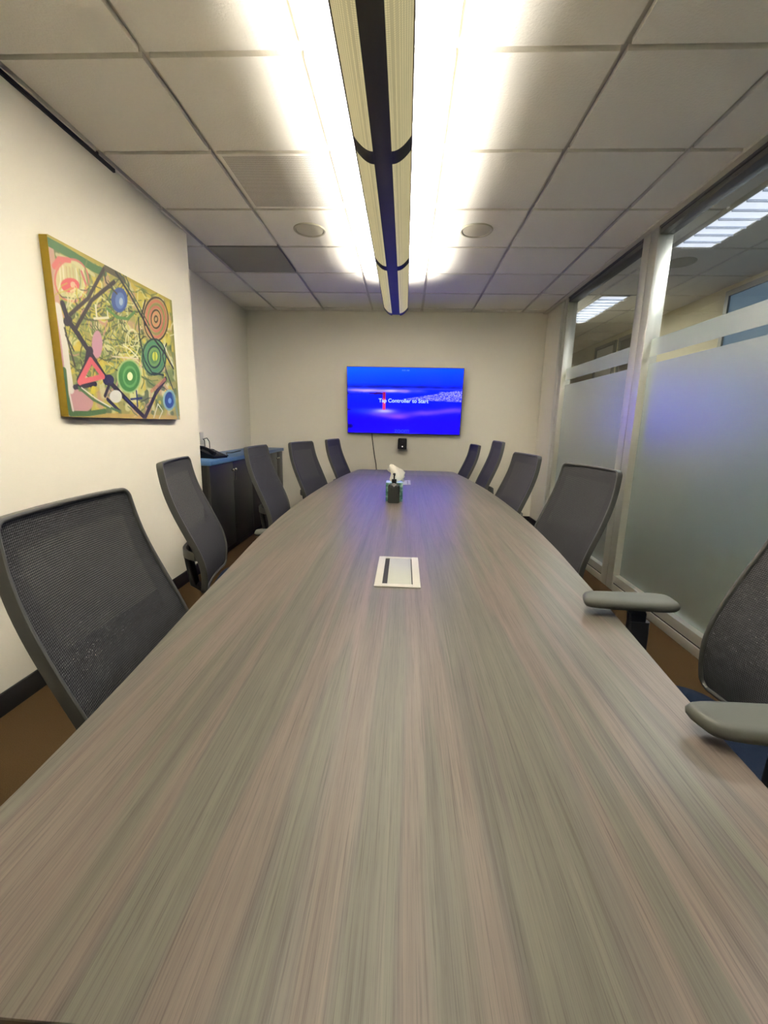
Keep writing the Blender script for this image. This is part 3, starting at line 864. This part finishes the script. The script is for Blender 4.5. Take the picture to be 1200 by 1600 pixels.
    seg([(630, 325), (740, 490), (820, 630), (910, 790), (1000, 905), (1062, 1010)], 13, (46, 50, 46)); seg([(660, 330), (780, 520), (880, 700)], 8, (70, 92, 60))
    seg([(800, 650), (812, 800), (850, 960), (905, 1045), (990, 1060)], 10, (44, 64, 50)); seg([(850, 520), (825, 620), (850, 700)], 10, (50, 44, 40))
    seg([(1010, 830), (980, 920), (1010, 1030), (1060, 1160)], 9, (54, 58, 56)); seg([(990, 840), (1062, 990)], 6, (222, 220, 200))
    seg([(245, 565), (285, 680), (350, 770), (440, 900), (560, 1085), (700, 1225), (855, 1372)], 26, D1); ell(285, 688, 32, 38, D1); ell(445, 905, 26, 40, D1); ell(585, 1105, 40, 40, (36, 34, 70))
    seg([(262, 740), (300, 880), (340, 1010)], 9, (60, 56, 44)); seg([(330, 900), (270, 790)], 8, (66, 62, 48))
    seg([(440, 905), (425, 1000), (372, 1115)], 30, D1); seg([(340, 1162), (490, 1135)], 20, D1)
    seg([(455, 965), (375, 1125)], 26, (226, 104, 108)); seg([(375, 1125), (545, 1080)], 22, (226, 108, 108)); seg([(455, 965), (545, 1080)], 24, (226, 100, 104)); seg([(465, 1010), (465, 1080)], 8, (180, 170, 80))
    seg([(855, 1372), (935, 1190), (1005, 1085)], 24, (54, 46, 50)); seg([(900, 1180), (1000, 1090)], 20, (214, 130, 100), .7)
    seg([(580, 1245), (665, 1325)], 18, (28, 28, 66)); ell(640, 1222, 44, 46, (222, 220, 206)); seg([(560, 1220), (590, 1140)], 16, D1)
    seg([(370, 1165), (470, 1245), (560, 1290), (670, 1330)], 12, (78, 118, 66)); seg([(390, 1165), (500, 1245), (600, 1300)], 6, (226, 222, 206)); ell(475, 1180, 18, 30, (220, 200, 40))
    seg([(262, 1040), (280, 1200), (312, 1352), (440, 1350), (560, 1330)], 22, (78, 116, 60)); seg([(300, 1200), (330, 1330)], 9, (224, 214, 200))
    seg([(750, 1240), (830, 1230)], 10, (40, 60, 120)); seg([(790, 1180), (800, 1290)], 10, (40, 60, 120)); seg([(710, 1230), (770, 1290)], 10, (40, 60, 120))
    seg([(920, 1370), (950, 1270), (985, 1320), (960, 1375)], 7, (226, 224, 200))
    seg([(1055, 1180), (1085, 1300), (1100, 1370)], 22, (120, 160, 160), .6)
    lin_ = np.where(img / 255 <= .04045, img / 255 / 12.92, ((np.clip(img, 0, 255) / 255 + .055) / 1.055) ** 2.4) * .60
    return 255 * np.where(lin_ <= .0031308, lin_ * 12.92, 1.055 * lin_ ** (1 / 2.4) - .055)
def painting():
    t = empty('painting', (XL, 2.63, 1.27))
    y0, y1 = -.535, .535; h = .815; d = .042
    m = MB(); m.box(0.001, y0, 0, d, y1, h, .003); m.build('canvas', plain('mustard_canvas_edge', (150, 124, 16), 0.6, var=0.15, vscale=30), t)
    color_grid('painted_face', painting_image(), (d + .0008, y0, h), (0, y1 - y0, 0), (0, 0, -h), vcol_material('acrylic_paint', 0, 0.5), t)
    tag(t, 'colourful abstract canvas with scribbles, circles and black lines hanging on the left wall', 'painting')
painting()

# ------------------------------------------------------------------ cabinets in the recess
XC = -1.635
CZ = 0.895
def cabinet(y0, y1, splits, hands, label):
    t = empty('cabinet', (XREC, (y0 + y1) / 2, 0)); yc = (y0 + y1) / 2
    W = XC - XREC
    MB().box(.002, y0 - yc + .001, .09, W - .020, y1 - yc - .001, CZ - .001).build('body', CAB, t)
    MB().box(.002, y0 - yc + .001, 0, W - .075, y1 - yc - .001, .0895).build('toe_kick', BLACK_RUB, t)
    for (a, b), hd in zip(zip(splits[:-1], splits[1:]), hands):
        dr = MB().box(W - .0195, a - yc + .002, .095, W, b - yc - .002, CZ - .008, .0015).build('door', CAB, t)
        hy = (b - .030 if hd == 'r' else a + .030) - yc
        k = MB()
        k.lathe([(.001, 0), (.013, .002), (.014, .014), (.010, .022), (.001, .024)], 14)
        for v in k.bm.verts: v.co = Vector((W + v.co.z, hy + v.co.x, .815 + v.co.y))
        k.tube([(W + .012, hy, .805), (W + .014, hy, .76), (W + .012, hy, .715)], .0022, 6)
        k.build('handle', CHROME, dr)
    tag(t, label, 'cabinet', 'dark cabinets along the recess')
cabinet(3.545, 4.56, [3.545, 4.052, 4.56], 'rl', 'charcoal double door cabinet under the phone, with bright handles')
cabinet(4.56, 5.50, [4.56, 5.03, 5.50], 'lr', 'charcoal cabinet in the middle of the recess, behind the third chair')
cabinet(5.50, 5.742, [5.50, 5.742], 'l', 'narrow charcoal cabinet at the back wall end of the recess')
o = MB().box(XREC + .001, 3.537, CZ, XC + .018, YB - .002, CZ + .038, .004).build('countertop', BLUE_TOP)
tag(o, 'blue laminate countertop running over the dark cabinets', 'countertop')
CT = CZ + .038
def desk_phone():
    t = empty('desk_phone', (-1.775, 3.91, CT), -0.25)
    m = MB(); pr = [(-.10, 0), (.10, 0), (.10, .018), (-.06, .075), (-.10, .075)]
    m.loft([[(x, -.095, z) for x, z in pr], [(x, .095, z) for x, z in pr]]); m.build('base', BLACK_PL, t)
    m = MB(); m.tube([(-.085, -.065, .090), (-.03, -.065, .092), (.03, -.065, .072), (.085, -.065, .040)], [.022, .016, .016, .022], 10); m.build('handset', BLACK_PL, t)
    m = MB()
    for i in range(4):
        for j in range(3): m.box(.0 + i * .022, .0 + j * .024, .052 - i * .0077, .014 + i * .022, .016 + j * .024, .058 - i * .0077, .001)
    m.build('keypad', plain('key_grey', (70, 70, 74), 0.5), t)
    m = MB(); m.box(-.058, -.02, .068, -.02, .07, .074, .001); m.build('display', plain('lcd', (60, 70, 66), 0.2), t)
    tag(t, 'black desk phone with cords on the blue countertop beside the wall corner', 'phone')
    return t
phone = desk_phone()
m = MB(); m.tube([(-2.048, 4.36, 1.085), (-2.02, 4.37, 1.092), (-1.98, 4.33, 1.06), (-1.92, 4.20, 1.00), (-1.86, 4.08, .965), (-1.84, 4.00, CT + .05)], .004, 6)
m.tube([(-2.048, 4.34, 1.085), (-2.03, 4.33, 1.07), (-2.00, 4.27, 1.02), (-1.95, 4.15, .975), (-1.88, 4.03, .96), (-1.85, 3.95, CT + .05)], .004, 6)
o = m.build('cord', BLACK_PL, phone); o.matrix_parent_inverse = (Matrix.Translation(phone.location) @ Matrix.Rotation(phone.rotation_euler.z, 4, 'Z')).inverted()
m = MB(); m.tube([(-1.70, 4.10, CT + .006), (-1.74, 4.18, CT + .008), (-1.80, 4.30, CT + .020), (-1.84, 4.55, CT + .006), (-1.88, 4.9, CT + .005)], .005, 6)
o = m.build('loose_cable', BLACK_PL); tag(o, 'black cable lying along the blue countertop', 'cable')
m = MB(); m.box(XREC, 4.29, 1.03, XREC + .006, 4.37, 1.15, .002); o = m.build('wall_outlet', WHITE_PL); tag(o, 'white outlet plate on the recess wall above the phone', 'outlet')

# ------------------------------------------------------------------ chairs (face +x, origin on the floor under the seat)
PROF = [(-.180, .425), (-.172, .470), (-.170, .520), (-.174, .570), (-.190, .625), (-.236, .728), (-.282, .830), (-.317, .922), (-.334, 1.000), (-.342, 1.070)]
_pl = [0.0]
for _a, _b in zip(PROF[:-1], PROF[1:]): _pl.append(_pl[-1] + math.hypot(_b[0] - _a[0], _b[1] - _a[1]))
BL = _pl[-1]
_ss = np.linspace(0, BL, 60)
_px = np.interp(_ss, _pl, [p[0] for p in PROF]); _pz = np.interp(_ss, _pl, [p[1] for p in PROF])
for _ in range(30):
    _px[1:-1] = (_px[:-2] + 2 * _px[1:-1] + _px[2:]) / 4; _pz[1:-1] = (_pz[:-2] + 2 * _pz[1:-1] + _pz[2:]) / 4
def hw(a):
    """half width of the back at distance a along it"""
    t = a / BL
    return .230 + .026 * math.sin(math.pi * min(1, t * .9 + .12))
LIFT = 0.0
def bsurf(bb, a, off=0.0):
    """point on the back: lateral bb, along a, pushed along the normal by off (forward +)"""
    x = float(np.interp(a, _ss, _px)); z = float(np.interp(a, _ss, _pz))
    x2 = float(np.interp(min(a + .01, BL), _ss, _px)); z2 = float(np.interp(min(a + .01, BL), _ss, _pz))
    x1 = float(np.interp(max(a - .01, 0), _ss, _px)); z1 = float(np.interp(max(a - .01, 0), _ss, _pz))
    tx, tz = x2 - x1, z2 - z1; l = math.hypot(tx, tz) or 1
    nx, nz = tz / l, -tx / l
    x += .022 * (bb / .24) ** 2
    return Vector((x + nx * off, bb, z + nz * off + LIFT))
def back_outline(n=9, rt=.028, rb=.030):
    pts = []
    A0, A1 = 0.0, BL
    for k in range(26):
        a = A0 + rb + (A1 - rt - A0 - rb) * k / 25; pts.append((hw(a), a))
    c = (hw(A1 - rt) - rt, A1 - rt)
    for k in range(1, n): q = math.pi / 2 * k / n; pts.append((c[0] + rt * math.cos(q), c[1] + rt * math.sin(q)))
    top = [(c[0] * (1 - 2 * k / 12), A1) for k in range(13)]; pts += top
    for k in range(1, n): q = math.pi / 2 + math.pi / 2 * k / n; pts.append((-c[0] + rt * math.cos(q), c[1] + rt * math.sin(q)))
    for k in range(25, -1, -1):
        a = A0 + rb + (A1 - rt - A0 - rb) * k / 25; pts.append((-hw(a), a))
    d = (hw(A0 + rb) - rb, A0 + rb)
    for k in range(1, n): q = math.pi + math.pi / 2 * k / n; pts.append((-d[0] + rb * math.cos(q), d[1] + rb * math.sin(q)))
    pts += [(-d[0] * (1 - 2 * k / 10), A0) for k in range(11)]
    for k in range(1, n): q = -math.pi / 2 + math.pi / 2 * k / n; pts.append((d[0] + rb * math.cos(q), d[1] + rb * math.sin(q)))
    return pts
def halfwidth_at(a, rt=.028, rb=.030):
    h = hw(a)
    if a > BL - rt: h = hw(BL - rt) - rt + math.sqrt(max(0, rt * rt - (a - BL + rt) ** 2))
    if a < rb: h = hw(rb) - rb + math.sqrt(max(0, rb * rb - (rb - a) ** 2))
    return h
def make_chair(pad_top, arm_shift, lift=0.0, sdz=0.0):
    global LIFT
    LIFT = lift          # the back is height-adjustable
    t = empty('office_chair')
    # --- mesh back
    na, nb = 40, 20
    vs, fs, uvs = [], [], []
    for i in range(na + 1):
        a = .004 + (BL - .008) * i / na
        h = halfwidth_at(a) - .004
        for j in range(nb + 1):
            bb = h * (2 * j / nb - 1); vs.append(bsurf(bb, a, -.004)); uvs.append((bb, a))
    for i in range(na):
        for j in range(nb):
            q = i * (nb + 1) + j; fs.append((q, q + 1, q + nb + 2, q + nb + 1))
    me = bpy.data.meshes.new('mesh_panel'); me.from_pydata([tuple(v) for v in vs], [], fs)
    ul = me.uv_layers.new(name='UVMap')
    for lp in me.loops: ul.data[lp.index].uv = uvs[lp.vertex_index]
    for p in me.polygons: p.use_smooth = True
    me.materials.append(MESH)
    o = bpy.data.objects.new('mesh_panel', me); COL.objects.link(o); o.parent = t
    o['label'] = 'dark grey see-through mesh of the backrest'
    # --- frame round the back, swept section
    out = back_outline(); n = len(out); rings = []
    sec = [(-.003, -.008), (-.004, .001), (-.001, .004), (.003, .004), (.006, .002), (.0065, -.002), (.0065, -.021), (.005, -.027), (.001, -.028), (-.003, -.023)]
    for i in range(n):
        p0, p1, p2 = out[i - 1], out[i], out[(i + 1) % n]
        tx, ty = p2[0] - p0[0], p2[1] - p0[1]; l = math.hypot(tx, ty) or 1
        ox, oy = ty / l, -tx / l
        ring = []
        for so, sn in sec:
            ring.append(bsurf(p1[0] + ox * so, min(BL, max(0, p1[1] + oy * so)), sn) + Vector((0, 0, 1)) * max(0, p1[1] + oy * so - BL) - Vector((0, 0, 1)) * max(0, -(p1[1] + oy * so)))
        rings.append(ring)
    rings.append(rings[0])
    m = MB(); m.loft(rings, True, False); bmesh.ops.remove_doubles(m.bm, verts=m.bm.verts, dist=1e-5)
    m.build('back_frame', FRAME_G, t, angle=50)
    # --- yoke behind the back and spine down to the mechanism
    m = MB(); a_y = .19
    path = []
    for k in range(17):
        q = -1 + 2 * k / 16
        p = bsurf(.215 * q, a_y, -.034); dep = .075 * (1 - abs(q) ** 3.5)
        path.append(Vector((p.x - dep, p.y, p.z + .006)))
    rg = []
    for p in path: rg.append([p + Vector(v) for v in ((-.009, 0, -.020), (.007, 0, -.020), (.009, 0, -.014), (.009, 0, .014), (.007, 0, .020), (-.009, 0, .020))])
    m.loft(rg); m.build('yoke', FRAME_G, t)
    m = MB(); p = path[8]
    m.loft([[(x + c.x, y * s, c.z + z0) for x, y in rrect(.016, .034, .010, 4)] for c, s, z0 in ((p, 1, .01), (p + Vector((-.004, 0, -.05)), 1.05, 0), (Vector((p.x + .02, 0, .44 + sdz)), 1.15, 0), (Vector((p.x + .10, 0, .385 + sdz)), 1.2, 0), (Vector((-.02, 0, .365 + sdz)), 1.25, 0))])
    m.build('spine', FRAME_D, t)
    # --- seat
    m = MB(); rings = []
    for ins, z in ((.030, .405), (.012, .410), (.002, .422), (0, .440), (.006, .455), (.022, .464), (.05, .468), (.12, .466)):
        ring = []
        for k in range(48):
            a = 2 * math.pi * k / 48; c_, s_ = math.cos(a), math.sin(a)
            rx, ry = .245 - ins, .250 - ins
            x = rx * math.copysign(abs(c_) ** .45, c_) ; y = ry * math.copysign(abs(s_) ** .42, s_)
            zz = z - .018 * max(0, (x - .14) / .1) ** 2 * (1 if z > .42 else .6)
            ring.append((x + .075, y, zz + sdz))
        rings.append(ring)
    m.loft(rings); o = m.build('seat', SEAT_N, t, angle=60); o['label'] = 'navy blue fabric seat cushion'
    MB().box(-.11, -.16, .388 + sdz, .20, .16, .406 + sdz, .006).build('seat_pan', FRAME_D, t)
    MB().box(-.10, -.06, .345 + sdz, .13, .06, .389 + sdz, .012).build('mechanism', FRAME_D, t)
    m = MB(); m.lathe([(.012, .346 + sdz), (.012, .22), (.026, .218), (.028, .10), (.034, .095), (.034, .075), (.012, .075)], 20); m.build('gas_column', STEEL, t)
    # --- five star base
    MB().lathe([(.02, .062), (.045, .066), (.048, .085), (.040, .098), (.036, .098)], 20).build('hub', FRAME_D, t)
    for k in range(5):
        a = 2 * math.pi * k / 5 + .3; c_, s_ = math.cos(a), math.sin(a)
        def P(r, l, z): return (r * c_ - l * s_, r * s_ + l * c_, z)
        m = MB(); m.loft([[P(r, -wd, z0), P(r, wd, z0), P(r, wd, z1), P(r, wd * .6, z1 + .006), P(r, -wd * .6, z1 + .006), P(r, -wd, z1)] for r, wd, z0, z1 in ((.03, .024, .064, .088), (.14, .021, .062, .082), (.27, .016, .058, .070), (.305, .012, .058, .066))])
        lg = m.build('leg', FRAME_D, t)
        m = MB()
        for sd in (-1, 1):
            sub = bmesh.new(); bmesh.ops.create_cone(sub, cap_ends=True, segments=18, radius1=.027, radius2=.027, depth=.018)
            bmesh.ops.bevel(sub, geom=list(sub.edges), offset=.003, segments=1, affect='EDGES')
            m.add(sub, Matrix.Translation(P(.292, sd * .014, .0273)) @ Matrix.Rotation(a, 4, 'Z') @ Matrix.Rotation(math.pi / 2, 4, 'X'))
        m.tube([P(.292, 0, .03), P(.292, 0, .062)], .006, 8)
        m.build('caster', BLACK_RUB, lg)
    # --- arms
    for s in (-1, 1):
        ax = .045 + arm_shift
        zt = pad_top
        m = MB()
        rr = []
        for x, y, z, hx, hy in ((.03, .13, .397, .035, .03), (.03, .22, .390, .035, .014), (.035, .262, .400, .034, .010)):
            pass
        m.box(-.005, s * .15 - .0, .378 + sdz, .065, s * .15 + s * .115, .392 + sdz, .004)
        m.loft([[(x + .03, y + s * .268, z) for x, y in rrect(hx, hy, .008, 4)] for z, hx, hy in ((.378 + sdz, .036, .013), (.42 + sdz, .038, .014), (.53 + sdz, .032, .013), (zt - .075, .030, .0125))])
        m.loft([[(x + .03 + (ax - .03) * f, y + s * .268, z) for x, y in rrect(hx, hy, .006, 4)] for z, hx, hy, f in ((zt - .20, .024, .010, 0), (zt - .05, .025, .010, .2), (zt - .034, .030, .014, .6), (zt - .026, .045, .024, 1))])
        m.build('arm_post', FRAME_D, t)
        m = MB(); rings = []
        for ins, z in ((.016, -.029), (.006, -.027), (.001, -.020), (0, -.012), (.004, -.004), (.010, -.001), (.020, 0), (.034, .0)):
            ring = []
            for (x, y) in ((k, 0) for k in range(40)):
                a = 2 * math.pi * x / 40; c_, s_ = math.cos(a), math.sin(a)
                ex = .42
                X = (.130 - ins) * math.copysign(abs(c_) ** ex, c_); Y = (.048 - ins) * math.copysign(abs(s_) ** ex, s_)
                Y *= 1 - .10 * (X / .13) ; X2 = X + .012 * s * (Y / .048) * (-1 if X > 0 else 0)
                ring.append((X2 + ax, Y + s * .268, zt + z))
            rings.append(ring)
        m.loft(rings); m.build('arm_pad', PAD_G, t, angle=60)
    return t
TOP_X = PROF[-1][0]
def place(o, tx, ty, tz, deg, label):
    """stand a chair so that the middle of its top rail is at (tx, ty, tz), facing deg"""
    a = math.radians(deg); sz = tz / PROF[-1][1]
    o.rotation_euler = (0, 0, a); o.scale = (1, 1, sz)
    o.location = (tx - TOP_X * math.cos(a), ty - TOP_X * math.sin(a), 0)
    tag(o, label, 'chair', 'mesh back office chairs around the conference table')
low = make_chair(.622, 0.10, 0.0, -.045)
spots = [
    (-.83, 1.01, 1.060, 4, 'grey mesh office chair nearest the camera below the painting'),
    (-1.19, 2.17, 1.063, 12, 'mesh office chair between the nearest left chair and the dark cabinets, turned to the room'),
    (-1.15, 3.30, 1.080, 0, 'mesh office chair standing in front of the dark cabinets, third on the painting side'),
    (-1.01, 4.18, 1.082, -14, 'mesh office chair fourth along the painting side, right after the cabinets'),
    (-.83, 4.93, 1.088, -8, 'mesh office chair at the far end of the painting side, nearest the television cable'),
    (1.04, 2.44, 1.060, 194, 'grey mesh office chair in front of the aluminium mullion of the glass wall'),
    (.95, 3.38, 1.064, 188, 'mesh office chair next behind the one before the mullion, on the glass side'),
    (.95, 4.42, 1.122, 180, 'tall mesh office chair on the glass side standing a little higher than its neighbours'),
    (.83, 5.10, 1.056, 183, 'mesh office chair at the far end of the glass side, right of the television'),
]
for i, s in enumerate(spots):
    o = low if i == 0 else copy_tree(low)
    place(o, *s)
hi = make_chair(.787, 0.02, 0.11, .075)
place(hi, 1.07, 0.94, 1.070, 178, 'nearest glass side chair with navy seat and grey armrests above the table edge')
